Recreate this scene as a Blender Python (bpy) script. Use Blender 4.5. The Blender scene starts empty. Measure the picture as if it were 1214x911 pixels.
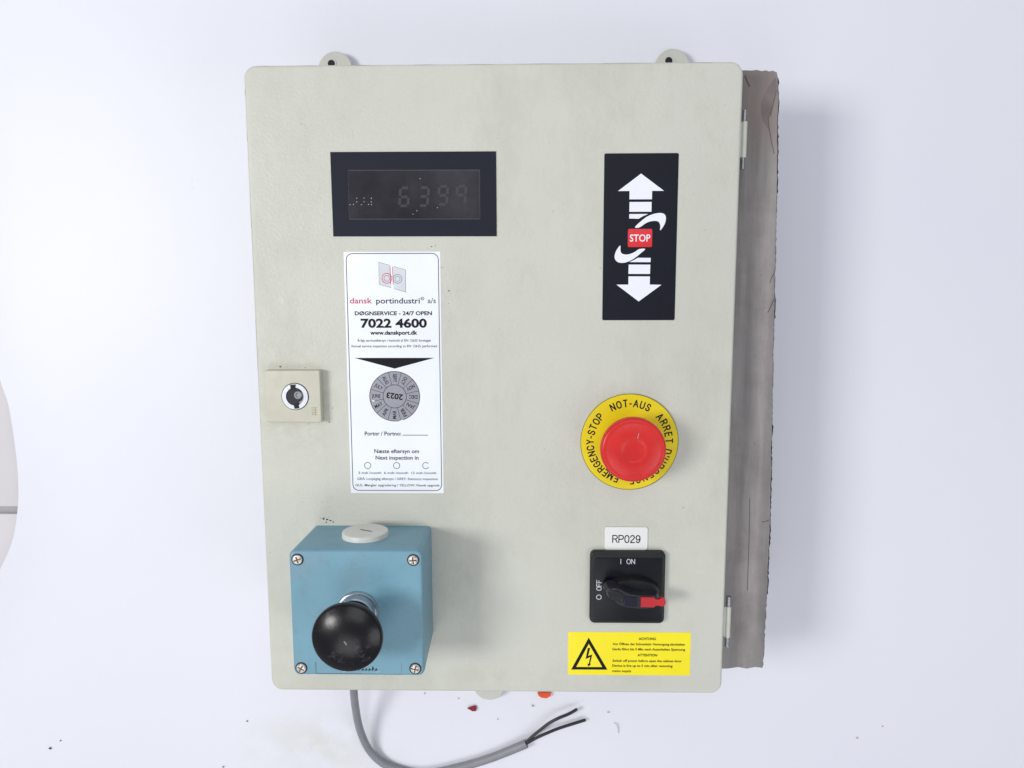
import bpy, bmesh, math, random
from mathutils import Vector, Matrix, noise
random.seed(4)
S = bpy.context.scene
COL = S.collection
MM = 0.001
TOP = 140.0            # height of the door face above the paper, mm

# ------------------------------------------------------------------ camera
cam = bpy.data.objects.new('camera', bpy.data.cameras.new('camera'))
COL.objects.link(cam)
R = Matrix(((0.9998187432, -0.0000997792, 0.0190386650),
            (-0.0023095884, 0.9919655521, 0.1264871903),
            (-0.0188983206, -0.1265082351, 0.9917855211)))
cam.matrix_world = Matrix.Translation((0.0260221, 0.0836225, 0.5883037 + TOP*MM)) @ R.to_4x4()
cam.data.sensor_width = 36
cam.data.lens = 880/1214*36
cam.data.clip_start = 0.01
cam.data.clip_end = 50
S.camera = cam

# ------------------------------------------------------------------ world and lamps
W = bpy.data.worlds.new('World'); S.world = W; W.use_nodes = True
W.node_tree.nodes['Background'].inputs[0].default_value = (0.86, 0.90, 1.0, 1)
W.node_tree.nodes['Background'].inputs[1].default_value = 0.33
def area(name, loc, target, size, power, col, size_y=None):
    l = bpy.data.lights.new(name, 'AREA'); l.energy = power; l.color = col
    l.shape = 'RECTANGLE'; l.size = size; l.size_y = size_y or size
    o = bpy.data.objects.new(name, l); COL.objects.link(o)
    o.location = loc
    o.rotation_euler = (Vector(target)-Vector(loc)).to_track_quat('-Z', 'Y').to_euler()
    return o
area('softbox_left', (-1.6, 0.2, 2.05), (0, 0, 0.1), 0.62, 34.0, (1.0, 0.985, 0.965), 0.75)
area('softbox_top', (0.2, 0.75, 1.8), (0, -0.1, 0.1), 1.1, 7.0, (0.97, 0.98, 1.0))
area('softbox_right', (1.1, -0.75, 1.5), (0, -0.1, 0.1), 0.8, 5.0, (0.97, 0.98, 1.0))
area('added_fill_front', (-0.35, -1.05, 1.7), (0, -0.1, 0.1), 0.9, 5.6, (0.97, 0.98, 1.0))  # fill lamp added to brighten the lower end, no known source
S.view_settings.view_transform = 'Standard'
S.view_settings.look = 'None'
S.view_settings.exposure = -0.04
S.view_settings.gamma = 1

# ------------------------------------------------------------------ materials
def srgb(r, g, b):
    f = lambda c: (c/255/12.92) if c/255 <= 0.04045 else ((c/255+0.055)/1.055)**2.4
    return (f(r), f(g), f(b), 1)
class NT:
    def __init__(s, name):
        s.m = bpy.data.materials.new(name); s.m.use_nodes = True
        s.t = s.m.node_tree; s.b = s.t.nodes['Principled BSDF']
        s.tc = s.t.nodes.new('ShaderNodeTexCoord').outputs['Object']
    def link(s, a, b): s.t.links.new(a, b)
    def noise(s, scale, detail=4, rough=.55, stretch=None, offset=(0, 0, 0)):
        mp = s.t.nodes.new('ShaderNodeMapping'); s.link(s.tc, mp.inputs[0])
        mp.inputs['Location'].default_value = offset
        if stretch: mp.inputs['Scale'].default_value = stretch
        n = s.t.nodes.new('ShaderNodeTexNoise'); s.link(mp.outputs[0], n.inputs['Vector'])
        n.inputs['Scale'].default_value = scale; n.inputs['Detail'].default_value = detail
        n.inputs['Roughness'].default_value = rough
        return n.outputs[0]
    def ramp(s, v, stops):
        r = s.t.nodes.new('ShaderNodeValToRGB'); s.link(v, r.inputs[0])
        e = r.color_ramp.elements
        while len(e) < len(stops): e.new(0.5)
        for x, (p, c) in zip(e, stops):
            x.position = p; x.color = c if len(c) == 4 else (*c, 1)
        return r.outputs[0]
    def mix(s, f, a, b):
        m = s.t.nodes.new('ShaderNodeMix'); m.data_type = 'RGBA'
        for i, v in ((0, f), (6, a), (7, b)):
            if isinstance(v, (tuple, float, int)): m.inputs[i].default_value = v
            else: s.link(v, m.inputs[i])
        return m.outputs[2]
    def math(s, op, a, b=0.0, clamp=False):
        m = s.t.nodes.new('ShaderNodeMath'); m.operation = op; m.use_clamp = clamp
        for i, v in ((0, a), (1, b)):
            if isinstance(v, (float, int)): m.inputs[i].default_value = v
            else: s.link(v, m.inputs[i])
        return m.outputs[0]
    def blob(s, c, rx, ry):
        """soft stain mask, 1 at the centre"""
        mp = s.t.nodes.new('ShaderNodeMapping'); s.link(s.tc, mp.inputs[0])
        mp.inputs['Scale'].default_value = (1/rx, 1/ry, 0)
        mp.inputs['Location'].default_value = (-c[0]/rx, -c[1]/ry, 0)
        l = s.t.nodes.new('ShaderNodeVectorMath'); l.operation = 'LENGTH'; s.link(mp.outputs[0], l.inputs[0])
        return s.math('SUBTRACT', 1.0, l.outputs['Value'], True)
    def bump(s, h, strength, dist=0.001):
        b = s.t.nodes.new('ShaderNodeBump'); s.link(h, b.inputs['Height'])
        b.inputs['Strength'].default_value = strength; b.inputs['Distance'].default_value = dist
        s.link(b.outputs[0], s.b.inputs['Normal'])
    def col(s, c):
        if isinstance(c, tuple): s.b.inputs['Base Color'].default_value = c
        else: s.link(c, s.b.inputs['Base Color'])
    def set(s, **k):
        for a, v in k.items(): s.b.inputs[a.replace('_', ' ')].default_value = v
def simple(name, c, rough=.5, metal=0., var=.08, scale=60, bump=0., bscale=900, coat=0., spec=.5):
    n = NT(name)
    d = tuple(x*(1-var) for x in c[:3])+(1,); l = tuple(min(1, x*(1+var)) for x in c[:3])+(1,)
    n.col(n.ramp(n.noise(scale), [(.3, d), (.7, l)]))
    n.set(Roughness=rough, Metallic=metal)
    if spec != .5: n.b.inputs['Specular IOR Level'].default_value = spec
    if coat: n.set(Coat_Weight=coat, Coat_Roughness=.15)
    if bump: n.bump(n.noise(bscale, 2), bump, .0003)
    return n.m

def enamel(name, c, bumpy=.5):
    n = NT(name)
    base = n.ramp(n.noise(5, 5, .6), [(.25, tuple(x*.93 for x in c[:3])), (.75, tuple(x*1.03 for x in c[:3]))])
    grime = n.ramp(n.noise(16, 8, .7, (1, .45, 1), (3, 1, 0)), [(.5, (0, 0, 0)), (.8, (1, 1, 1))])
    v = n.mix(n.math('MULTIPLY', grime, .3), base, srgb(150, 147, 130))
    # hand grime round the lock and yellowed wear at lower left
    g2 = n.math('MULTIPLY', n.blob((-.158, -.003), .055, .07), n.ramp(n.noise(60, 8, .75), [(.35, (0, 0, 0)), (.65, (1, 1, 1))]))
    v = n.mix(n.math('MULTIPLY', g2, .55), v, srgb(160, 152, 130))
    g3 = n.math('MULTIPLY', n.blob((-.165, -.235), .12, .10), n.ramp(n.noise(25, 8, .7), [(.35, (0, 0, 0)), (.7, (1, 1, 1))]))
    v = n.mix(n.math('MULTIPLY', g3, .4), v, srgb(178, 172, 150))
    g4 = n.math('MULTIPLY', n.blob((.11, -.11), .06, .035), n.ramp(n.noise(40, 8, .7), [(.35, (0, 0, 0)), (.7, (1, 1, 1))]))
    v = n.mix(n.math('MULTIPLY', g4, .3), v, srgb(150, 150, 140))
    for c_, rx, ry, k_ in (((-.03, .08), .03, .05, .4), ((-.12, .115), .06, .02, .25), ((-.03, -.16), .05, .08, .4), ((.165, 0), .03, .24, .25), ((0, -.24), .2, .02, .35), ((-.17, .06), .03, .06, .3), ((.06, -.09), .03, .04, .3)):
        g5 = n.math('MULTIPLY', n.blob(c_, rx, ry), n.ramp(n.noise(34, 9, .75, (1, .6, 1), (c_[0]*50, 2, 0)), [(.4, (0, 0, 0)), (.7, (1, 1, 1))]))
        v = n.mix(n.math('MULTIPLY', g5, k_, True), v, srgb(158, 155, 138))
    sc_ = n.ramp(n.noise(50, 4, .6, (4, .35, 1), (1, 9, 0)), [(.70, (0, 0, 0)), (.74, (1, 1, 1))])
    v = n.mix(n.math('MULTIPLY', sc_, .14), v, srgb(226, 226, 218))
    sp = n.ramp(n.noise(330, 3, .6), [(.715, (0, 0, 0)), (.75, (1, 1, 1))])
    v = n.mix(n.math('MULTIPLY', sp, .4), v, srgb(120, 112, 95))
    n.col(v); n.set(Roughness=.46)
    n.bump(n.noise(420, 3, .6), bumpy, .0006)
    return n.m
BEIGE = srgb(205, 206, 195)
M = {}
M['door'] = enamel('beige_powder_coat', BEIGE)
M['lug'] = enamel('lug_paint', srgb(206, 207, 198))
M['lockpaint'] = simple('lock_plate_plastic', srgb(200, 197, 180), .5, var=.05, scale=90, bump=.2)
M['gasket'] = simple('black_rubber', srgb(34, 34, 36), .8)
n = NT('grey_board'); M['board'] = n.m
v = n.ramp(n.noise(30, 7, .62, (1.0, .09, 1)), [(.3, srgb(94, 90, 89)), (.5, srgb(130, 126, 125)), (.72, srgb(166, 160, 158))])
v = n.mix(n.math('MULTIPLY', n.ramp(n.noise(22, 6, .7, None, (5, 2, 0)), [(.45, (0, 0, 0)), (.75, (1, 1, 1))]), .55), v, srgb(108, 100, 98))
v = n.mix(n.math('MULTIPLY', n.blob((.213, .225), .03, .045), .8), v, srgb(140, 124, 116))
n.col(v); n.set(Roughness=.55); n.bump(n.noise(140, 6, .6, (1, .25, 1)), .35, .0008)
n = NT('torn_black_foam'); M['foam'] = n.m
n.col(n.ramp(n.noise(500, 3), [(.35, srgb(10, 10, 11)), (.7, srgb(36, 33, 35))])); n.set(Roughness=.95); n.bump(n.noise(700, 4), .9, .002)
M['crack'] = simple('dark_crease', srgb(84, 78, 80), .8)
M['smear'] = simple('brown_smear', srgb(118, 108, 106), .5, var=.2, scale=50)
M['foil'] = simple('dark_slate_foil', srgb(34, 36, 48), .5, var=.05, bump=.15, bscale=1500, spec=.15)
M['signfoil'] = simple('black_sign_foil', srgb(26, 28, 38), .5, var=.05, bump=.15, bscale=1500, spec=.15)
n = NT('smoked_display_window'); M['window'] = n.m
v = n.ramp(n.noise(26, 4, .6), [(.35, srgb(24, 24, 32)), (.5, srgb(40, 38, 46)), (.66, srgb(56, 52, 60))])  # patchy reflections on the glass, painted into its colour by noise
n.col(v); n.set(Roughness=.3); n.b.inputs['Specular IOR Level'].default_value = .3
n = NT('faint_segments'); M['seg'] = n.m; n.col(srgb(64, 61, 70)); n.set(Roughness=.3); n.b.inputs['Specular IOR Level'].default_value = .3
M['dot'] = simple('white_speck', srgb(225, 222, 225), .5)
M['edge'] = simple('window_edge_highlight', srgb(70, 74, 86), .4)  # painted highlight: paler colour for the bevel line round the window
n = NT('sticker_paper'); M['sticker'] = n.m
n.col(n.ramp(n.noise(14, 3), [(.3, srgb(236, 240, 247)), (.7, srgb(244, 248, 254))])); n.set(Roughness=.32); n.bump(n.noise(45, 3), .06, .001)
M['ink'] = simple('black_ink', srgb(20, 20, 27), .6, var=.12, scale=300, spec=.2)
M['greyink'] = simple('grey_ink', srgb(44, 44, 52), .6, var=.2, scale=300, spec=.2)
M['palegrey'] = simple('pale_grey_print', srgb(212, 215, 222), .45)
M['crimson'] = simple('crimson_ink', srgb(196, 48, 84), .45)
M['dial'] = simple('grey_dial_foil', srgb(152, 153, 163), .45, var=.06, scale=700)
M['white'] = simple('white_print', srgb(240, 242, 250), .4, var=.01)
M['signred'] = simple('sign_red', srgb(222, 36, 46), .4, var=.03)
n = NT('yellow_vinyl'); M['yellow'] = n.m
n.col(n.ramp(n.noise(20, 4), [(.3, srgb(248, 230, 8)), (.7, srgb(252, 237, 20))])); n.set(Roughness=.4)
M['estopyellow'] = simple('yellow_plastic', srgb(236, 214, 16), .38, var=.04)
n = NT('red_mushroom_plastic'); M['red'] = n.m
n.col(n.ramp(n.noise(35, 6, .65), [(.3, srgb(202, 36, 34)), (.7, srgb(220, 50, 46))])); n.set(Roughness=.3); n.b.inputs['Specular IOR Level'].default_value = .4; n.bump(n.noise(200, 4), .12, .0006)
M['reddark'] = simple('red_plastic_marking', srgb(190, 40, 46), .5)
M['redtip'] = simple('red_lever_insert', srgb(190, 34, 42), .4, var=.1)
M['black'] = simple('black_switch_plastic', srgb(32, 33, 34), .4, var=.2, bump=.15, spec=.35)
M['blackgloss'] = simple('black_knob_plastic', srgb(13, 13, 22), .3, var=.3, scale=120, spec=.35)
n = NT('black_bakelite_knob'); M['knob'] = n.m
dust = n.ramp(n.noise(90, 8, .75), [(.52, (0, 0, 0)), (.8, (1, 1, 1))])
dm = n.math('ADD', n.math('MULTIPLY', n.blob((-.092, -.170), .022, .012), 1.3), .13)
n.col(n.mix(n.math('MULTIPLY', dust, dm, True), srgb(14, 13, 17), srgb(120, 118, 122)))
n.set(Roughness=.27); n.b.inputs['Specular IOR Level'].default_value = .4; n.bump(n.noise(260, 4), .12, .0006)
n = NT('sky_blue_hammered_plastic'); M['blue'] = n.m
v = n.ramp(n.noise(14, 5, .6), [(.3, srgb(110, 156, 174)), (.7, srgb(122, 168, 186))])
v = n.mix(n.math('MULTIPLY', n.ramp(n.noise(28, 7, .7, None, (2, 7, 0)), [(.5, (0, 0, 0)), (.75, (1, 1, 1))]), .55), v, srgb(134, 148, 160))
v = n.mix(n.math('MULTIPLY', n.ramp(n.noise(90, 8, .8, None, (1, 3, 0)), [(.52, (0, 0, 0)), (.75, (1, 1, 1))]), .3), v, srgb(92, 122, 134))
n.col(v); n.set(Roughness=.42); n.bump(n.noise(500, 3), .15, .0005)
M['bluedark'] = simple('blue_seam', srgb(76, 114, 132), .6)
M['bluepale'] = simple('pale_blue_relief', srgb(150, 196, 214), .4)
M['plug'] = simple('ivory_plug', srgb(222, 222, 214), .4, var=.04)
M['steel'] = simple('bright_steel', srgb(200, 202, 206), .24, 1., var=.1, scale=200)
M['screw'] = simple('worn_screw', srgb(226, 222, 214), .42, .75, var=.2, scale=500)
M['hingesteel'] = simple('hinge_steel', srgb(150, 152, 156), .35, .9, var=.2, scale=300)
M['dark'] = simple('dark_recess', srgb(22, 22, 28), .7)
M['navy'] = simple('navy_lock_insert', srgb(16, 17, 28), .4, var=.3, scale=600)
M['cable'] = simple('grey_cable_jacket', srgb(138, 140, 145), .42, var=.06, scale=100)
M['wire'] = simple('black_wire', srgb(34, 36, 42), .4)
M['copper'] = simple('wire_end', srgb(120, 110, 105), .4, .8)
M['crumbred'] = simple('red_flake', srgb(130, 10, 24), .5, var=.4, scale=800)
M['crumborange'] = simple('orange_flake', srgb(232, 84, 26), .5, var=.1)
M['crumbdark'] = simple('dark_flake', srgb(84, 80, 84), .8)
M['crumbgrey'] = simple('grey_flake', srgb(165, 165, 172), .8)
n = NT('white_backdrop_paper'); M['paper'] = n.m
v = n.ramp(n.noise(2.2, 3, .5), [(.3, (.80, .812, .885, 1)), (.7, (.83, .84, .905, 1))])
st = n.math('MULTIPLY', n.blob((-.19, -.395), .10, .05), n.ramp(n.noise(30, 5, .6), [(.35, (0, 0, 0)), (.6, (1, 1, 1))]))
v = n.mix(n.math('MULTIPLY', st, .5, True), v, srgb(206, 208, 188))
sc = n.ramp(n.noise(9, 9, .75, (1, 1, 1), (4, 4, 0)), [(.66, (0, 0, 0)), (.75, (1, 1, 1))])
v = n.mix(n.math('MULTIPLY', sc, .2), v, srgb(170, 175, 190))
n.col(v); n.set(Roughness=.5); n.bump(n.noise(6, 5, .6), .22, .008)
M['table'] = simple('off_white_table', srgb(212, 208, 212), .5, var=.02, scale=6)
M['seam'] = simple('table_seam', srgb(170, 168, 170), .7)

# ------------------------------------------------------------------ helpers (all lengths in mm; z counted from the door face)
def link(name, bm, mat, parent=None, smooth=True, angle=35, base=TOP):
    for v in bm.verts: v.co = Vector((v.co.x*MM, v.co.y*MM, (v.co.z+base)*MM))
    bmesh.ops.recalc_face_normals(bm, faces=bm.faces)
    me = bpy.data.meshes.new(name)
    if smooth:
        for f in bm.faces: f.smooth = True
        for e in bm.edges:
            if len(e.link_faces) == 2 and e.calc_face_angle(0) > math.radians(angle): e.smooth = False
    bm.to_mesh(me); bm.free()
    me.materials.append(mat)
    o = bpy.data.objects.new(name, me); COL.objects.link(o)
    if parent: o.parent = parent
    return o
def rrect(x0, x1, y0, y1, r, d=0., n=8):
    x0 += d; x1 -= d; y0 += d; y1 -= d; r = max(r-d, .05)
    pts = []
    for cx, cy, a0 in ((x1-r, y1-r, 0), (x0+r, y1-r, 90), (x0+r, y0+r, 180), (x1-r, y0+r, 270)):
        for i in range(n+1):
            a = math.radians(a0+90*i/n); pts.append((cx+r*math.cos(a), cy+r*math.sin(a)))
    return pts
def loft(bm, rings, cap0=True, cap1=True):
    R_ = [[bm.verts.new(p) for p in ring] for ring in rings]
    for a, b in zip(R_, R_[1:]):
        for i in range(len(a)):
            j = (i+1) % len(a); bm.faces.new((a[i], a[j], b[j], b[i]))
    if cap0: bm.faces.new(R_[0][::-1])
    if cap1: bm.faces.new(R_[-1])
    return R_
def plate(x0, x1, y0, y1, z0, z1, r, bev=1., bm=None, n=8, draft=0., steps=4):
    bm = bm or bmesh.new()
    rings = [[(x, y, z0) for x, y in rrect(x0, x1, y0, y1, r, draft, n)]]
    for i in range(steps+1):
        a = math.pi/2*i/steps
        d = bev*(1-math.cos(a)); z = z1-bev+bev*math.sin(a)
        rings.append([(x, y, z) for x, y in rrect(x0, x1, y0, y1, r, d, n)])
    loft(bm, rings); return bm
def prism(poly, z0, z1, bm=None):
    bm = bm or bmesh.new()
    a = [bm.verts.new((x, y, z0)) for x, y in poly]; b = [bm.verts.new((x, y, z1)) for x, y in poly]
    n_ = len(poly)
    for i in range(n_):
        j = (i+1) % n_; bm.faces.new((a[i], a[j], b[j], b[i]))
    f1 = bm.faces.new(b); f0 = bm.faces.new(a[::-1])
    bm.normal_update()
    bmesh.ops.triangulate(bm, faces=[f0, f1], quad_method='BEAUTY', ngon_method='EAR_CLIP')
    return bm
def lathe(prof, cx, cy, n=48, bm=None, close=True):
    bm = bm or bmesh.new()
    rings = [[(cx+max(r, .01)*math.cos(2*math.pi*i/n), cy+max(r, .01)*math.sin(2*math.pi*i/n), z) for i in range(n)] for r, z in prof]
    loft(bm, rings, close, close); return bm
def ringflat(cx, cy, r0, r1, z0, z1, n=48, bm=None, a0=0, a1=360):
    bm = bm or bmesh.new()
    full = abs(a1-a0) >= 359.9
    A = [math.radians(a0+(a1-a0)*i/n) for i in range(n if full else n+1)]
    c = [[bm.verts.new((cx+r*math.cos(a), cy+r*math.sin(a), z)) for a in A] for r, z in ((r0, z0), (r0, z1), (r1, z1), (r1, z0))]
    m = len(A)
    for k in range(4):
        p, q = c[k], c[(k+1) % 4]
        for i in range(m if full else m-1):
            j = (i+1) % m; bm.faces.new((p[i], p[j], q[j], q[i]))
    if not full:
        bm.faces.new([c[k][0] for k in range(4)]); bm.faces.new([c[k][-1] for k in range(3, -1, -1)])
    return bm
def strip(pts, w, z0, z1, bm=None):
    """raised line of width w along pts"""
    bm = bm or bmesh.new()
    L, Rr = [], []
    for i, p in enumerate(pts):
        a = Vector(pts[max(i-1, 0)]); b = Vector(pts[min(i+1, len(pts)-1)])
        t = (b-a).normalized(); nn = Vector((-t.y, t.x))*w/2
        L.append(Vector(p)+nn); Rr.append(Vector(p)-nn)
    return prism([tuple(v) for v in L]+[tuple(v) for v in Rr[::-1]], z0, z1, bm)
def frameline(x0, x1, y0, y1, r, w, z0, z1, bm=None, skew=0):
    bm = bm or bmesh.new()
    o = rrect(x0, x1, y0, y1, r); i_ = rrect(x0, x1, y0, y1, r, w)
    c = [[bm.verts.new((x, y, z)) for x, y in q] for q, z in ((o, z0), (o, z1), (i_, z1), (i_, z0))]
    for k in range(4):
        p, q = c[k], c[(k+1) % 4]
        for a in range(len(p)):
            b = (a+1) % len(p); bm.faces.new((p[a], p[b], q[b], q[a]))
    return bm
def smoothpath(pts, n=8, closed=False):
    P = [Vector(p) for p in pts]; out = []
    m = len(P); rng = range(m if closed else m-1)
    for i in rng:
        g = (lambda k: P[k % m]) if closed else (lambda k: P[min(max(k, 0), m-1)])
        p0, p1, p2, p3 = g(i-1), g(i), g(i+1), g(i+2)
        for k in range(n):
            t = k/n
            out.append(.5*((2*p1)+(p2-p0)*t+(2*p0-5*p1+4*p2-p3)*t*t+(3*p1-p0-3*p2+p3)*t**3))
    if not closed: out.append(P[-1])
    return out
def tube(pts, rad, seg=14, bm=None, flat=1.):
    bm = bm or bmesh.new(); rings = []; up = Vector((0, 0, 1)); m = len(pts)
    for i, p in enumerate(pts):
        t = (pts[min(i+1, m-1)]-pts[max(i-1, 0)]).normalized()
        s = t.cross(up); s = s.normalized() if s.length > .05 else Vector((1, 0, 0)); u = s.cross(t)
        r = rad(i/(m-1)) if callable(rad) else rad
        rings.append([tuple(p+s*r*math.cos(2*math.pi*k/seg)+u*r*flat*math.sin(2*math.pi*k/seg)) for k in range(seg)])
    loft(bm, rings); return bm

_tc = {}
def glyphs(s, bold=0.):
    key = (s, bold)
    if key in _tc: return _tc[key]
    cu = bpy.data.curves.new('t', 'FONT'); cu.body = s; cu.size = 1; cu.offset = bold; cu.resolution_u = 3
    cu.fill_mode = 'FRONT'
    o = bpy.data.objects.new('t', cu); COL.objects.link(o)
    dg = bpy.context.evaluated_depsgraph_get()
    me = bpy.data.meshes.new_from_object(o.evaluated_get(dg))
    V = [(v.co.x, v.co.y) for v in me.vertices]; F = [tuple(p.vertices) for p in me.polygons]
    bpy.data.objects.remove(o); bpy.data.curves.remove(cu); bpy.data.meshes.remove(me)
    _tc[key] = (V, F); return V, F
def text(bm, s, x0, x1, y, h, z, bold=0., rot=0., center=False):
    """line of print: starts at x0, ends at x1, baseline y, capital height h (mm)"""
    V, F = glyphs(s, bold)
    if not V: return bm
    mnx = min(v[0] for v in V); mxx = max(v[0] for v in V)
    sx = (x1-x0)/(mxx-mnx); sy = h/.73
    ca, sa = math.cos(math.radians(rot)), math.sin(math.radians(rot))
    pts = []
    for vx, vy in V:
        lx, ly = (vx-mnx)*sx, vy*sy
        if center: lx -= (x1-x0)/2; ly -= h/2
        X = (x0+x1)/2 if center else x0
        pts.append(bm.verts.new((X+lx*ca-ly*sa, y+lx*sa+ly*ca, z)))
    for f in F: bm.faces.new([pts[i] for i in f])
    return bm
ST = {
 'E': (.56, [[(.5, 1), (0, 1), (0, 0), (.53, 0)], [(0, .53), (.46, .53)]]), 'M': (.72, [[(0, 0), (0, 1), (.36, .1), (.72, 1), (.72, 0)]]),
 'R': (.6, [[(0, 0), (0, 1), (.38, 1), (.54, .92), (.58, .75), (.54, .58), (.38, .5), (0, .5)], [(.34, .5), (.6, 0)]]),
 'G': (.66, [[(.62, .76), (.5, .95), (.33, 1), (.13, .92), (0, .68), (0, .32), (.13, .08), (.33, 0), (.52, .04), (.66, .16), (.66, .48), (.38, .48)]]),
 'N': (.6, [[(0, 0), (0, 1), (.6, 0), (.6, 1)]]), 'C': (.62, [[(.6, .72), (.5, .93), (.32, 1), (.12, .92), (0, .68), (0, .32), (.12, .08), (.32, 0), (.5, .07), (.62, .3)]]),
 'Y': (.62, [[(0, 1), (.31, .45), (.31, 0)], [(.31, .45), (.62, 1)]]), '-': (.28, [[(0, .4), (.28, .4)]]),
 'S': (.56, [[(.53, .76), (.46, .93), (.28, 1), (.1, .94), (.03, .77), (.1, .6), (.28, .52), (.47, .43), (.56, .26), (.48, .07), (.28, 0), (.09, .06), (0, .26)]]),
 'T': (.6, [[(0, 1), (.6, 1)], [(.3, 1), (.3, 0)]]), 'O': (.66, [[(.33, 1), (.12, .92), (0, .68), (0, .32), (.12, .08), (.33, 0), (.54, .08), (.66, .32), (.66, .68), (.54, .92), (.33, 1)]]),
 '0': (.52, [[(.26, 1), (.08, .92), (0, .68), (0, .32), (.08, .08), (.26, 0), (.44, .08), (.52, .32), (.52, .68), (.44, .92), (.26, 1)]]),
 'P': (.58, [[(0, 0), (0, 1), (.36, 1), (.53, .91), (.58, .72), (.53, .54), (.36, .46), (0, .46)]]), 'A': (.66, [[(0, 0), (.33, 1), (.66, 0)], [(.12, .34), (.54, .34)]]),
 'U': (.6, [[(0, 1), (0, .3), (.08, .07), (.3, 0), (.52, .07), (.6, .3), (.6, 1)]]), 'D': (.62, [[(0, 0), (0, 1), (.3, 1), (.52, .9), (.62, .66), (.62, .34), (.52, .1), (.3, 0), (0, 0)]]),
 "'": (.06, [[(.03, 1), (.03, .72)]]), 'F': (.54, [[(0, 0), (0, 1), (.54, 1)], [(0, .52), (.46, .52)]]), 'I': (.04, [[(.02, 0), (.02, 1)]]),
 '2': (.52, [[(.02, .74), (.08, .93), (.26, 1), (.44, .93), (.51, .74), (.42, .52), (.14, .24), (.02, 0), (.53, 0)]]),
 '9': (.52, [[(.03, .2), (.1, .06), (.25, 0), (.42, .08), (.51, .34), (.52, .62), (.46, .9), (.26, 1), (.07, .9), (0, .67), (.08, .44), (.25, .36), (.44, .45), (.51, .62)]])}
def stroke(bm, ch, h, wd, xs, f, z):
    w0, lines = ST[ch]; k = 0
    for ln in lines:
        P = [Vector(((x-w0/2)*h*xs, y*h)) for x, y in ln]
        for a, b in zip(P, P[1:]):
            d = (b-a).normalized(); nn = Vector((-d.y, d.x))*wd/2; e = d*wd*.3
            zz = z+.004*k; k += 1
            bm.faces.new([bm.verts.new((*f(q), zz)) for q in (a-e-nn, b+e-nn, b+e+nn, a-e+nn)])
def strokeline(bm, s_, x0, x1, y, h, wd, z, rot=0.):
    tot = sum(ST[c][0] if c != ' ' else .35 for c in s_)+.2*(len(s_)-1)
    xs = (x1-x0)/(tot*h); x = 0
    ca, sa = math.cos(math.radians(rot)), math.sin(math.radians(rot))
    for c in s_:
        w0 = ST[c][0] if c != ' ' else .35
        if c != ' ':
            ox = (x+w0/2)*h*xs
            stroke(bm, c, h, wd, xs, lambda q, ox=ox: (x0+(q.x+ox)*ca-q.y*sa, y+(q.x+ox)*sa+q.y*ca), z)
        x += w0+.2
    return bm
def strokearc(bm, s_, cx, cy, r, a0, a1, h, wd, z):
    ws_ = [ST[c][0] if c != ' ' else .3 for c in s_]; tot = sum(ws_)-ws_[0]/2-ws_[-1]/2+.24*(len(s_)-1); x = 0
    for i, c in enumerate(s_):
        a = a0+(a1-a0)*x/tot
        if c != ' ':
            t = math.radians(a-90); ca, sa = math.cos(t), math.sin(t)
            stroke(bm, c, h, wd, .92, lambda q, ca=ca, sa=sa: (cx+q.x*ca-(q.y+r)*sa, cy+q.x*sa+(q.y+r)*ca), z)
        if i+1 < len(s_): x += ws_[i]/2+ws_[i+1]/2+.24
    return bm
def arctext(bm, s, cx, cy, r, a0, a1, h, z, w=.62, bold=0.):
    """letters from angle a0 to a1 (degrees) on radius r (baseline), heads outwards"""
    n_ = len(s)
    for i, ch in enumerate(s):
        if ch == ' ': continue
        a = a0+(a1-a0)*(i/(n_-1) if n_ > 1 else .5)
        V, F = glyphs(ch, bold)
        mnx = min(v[0] for v in V); mxx = max(v[0] for v in V); k = h/.73
        t = math.radians(a-90); ca, sa = math.cos(t), math.sin(t); P = []
        for vx, vy in V:
            lx = (vx-(mnx+mxx)/2)*k*w/.62; ly = vy*k+r
            P.append(bm.verts.new((cx+lx*ca-ly*sa, cy+lx*sa+ly*ca, z)))
        for f in F: bm.faces.new([P[j] for j in f])
    return bm
def line(name, mat, parent, s_, x0, x1, y, h, z, bold=0., **k):
    return flatlink(name, text(bmesh.new(), s_, x0, x1, y, h, z, bold, **k), mat, parent)
def flatlink(name, bm, mat, parent=None):
    for f in bm.faces:
        if f.normal.z < 0: f.normal_flip()
    return link(name, bm, mat, parent, smooth=False)
def tag(o, label=None, cat=None, group=None, kind=None):
    for k, v in (('label', label), ('category', cat), ('group', group), ('kind', kind)):
        if v: o[k] = v
    return o
def copy_tree(o, off, parent=None):
    c = o.copy(); COL.objects.link(c); c.parent = parent if parent else o.parent
    if off: c.location = Vector(c.location)+Vector(off)*MM
    for ch in list(o.children):
        copy_tree(ch, None, c)
    return c

# ------------------------------------------------------------------ the setting: white paper on a pale table
bm = bmesh.new()
# left edge of the paper bows inwards beside the cabinet
edge = smoothpath([(-560, 700), (-530, 400), (-506, 150), (-499, 12), (-491, -30), (-488, -75), (-488, -105), (-491, -135), (-500, -171), (-519, -207), (-560, -270), (-640, -380), (-760, -620)], 6)
edge = [(p.x, p.y) for p in [Vector((q[0], q[1])) for q in edge]]
cols = 40
grid = []
for (ex, ey) in edge:
    row = []
    for k in range(cols+1):
        t = k/cols; x = ex+(1500-ex)*t**1.4
        z = -TOP + 1.2*(noise.noise(Vector((x*.004, ey*.004, 2)))) - .9
        curl = max(0, 1-(x-ex)/60); z += 6*curl*curl
        row.append(bm.verts.new((x, ey*1.0, z)))
    grid.append(row)
for a, b in zip(grid, grid[1:]):
    for k in range(cols): bm.faces.new((a[k], a[k+1], b[k+1], b[k]))
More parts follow.
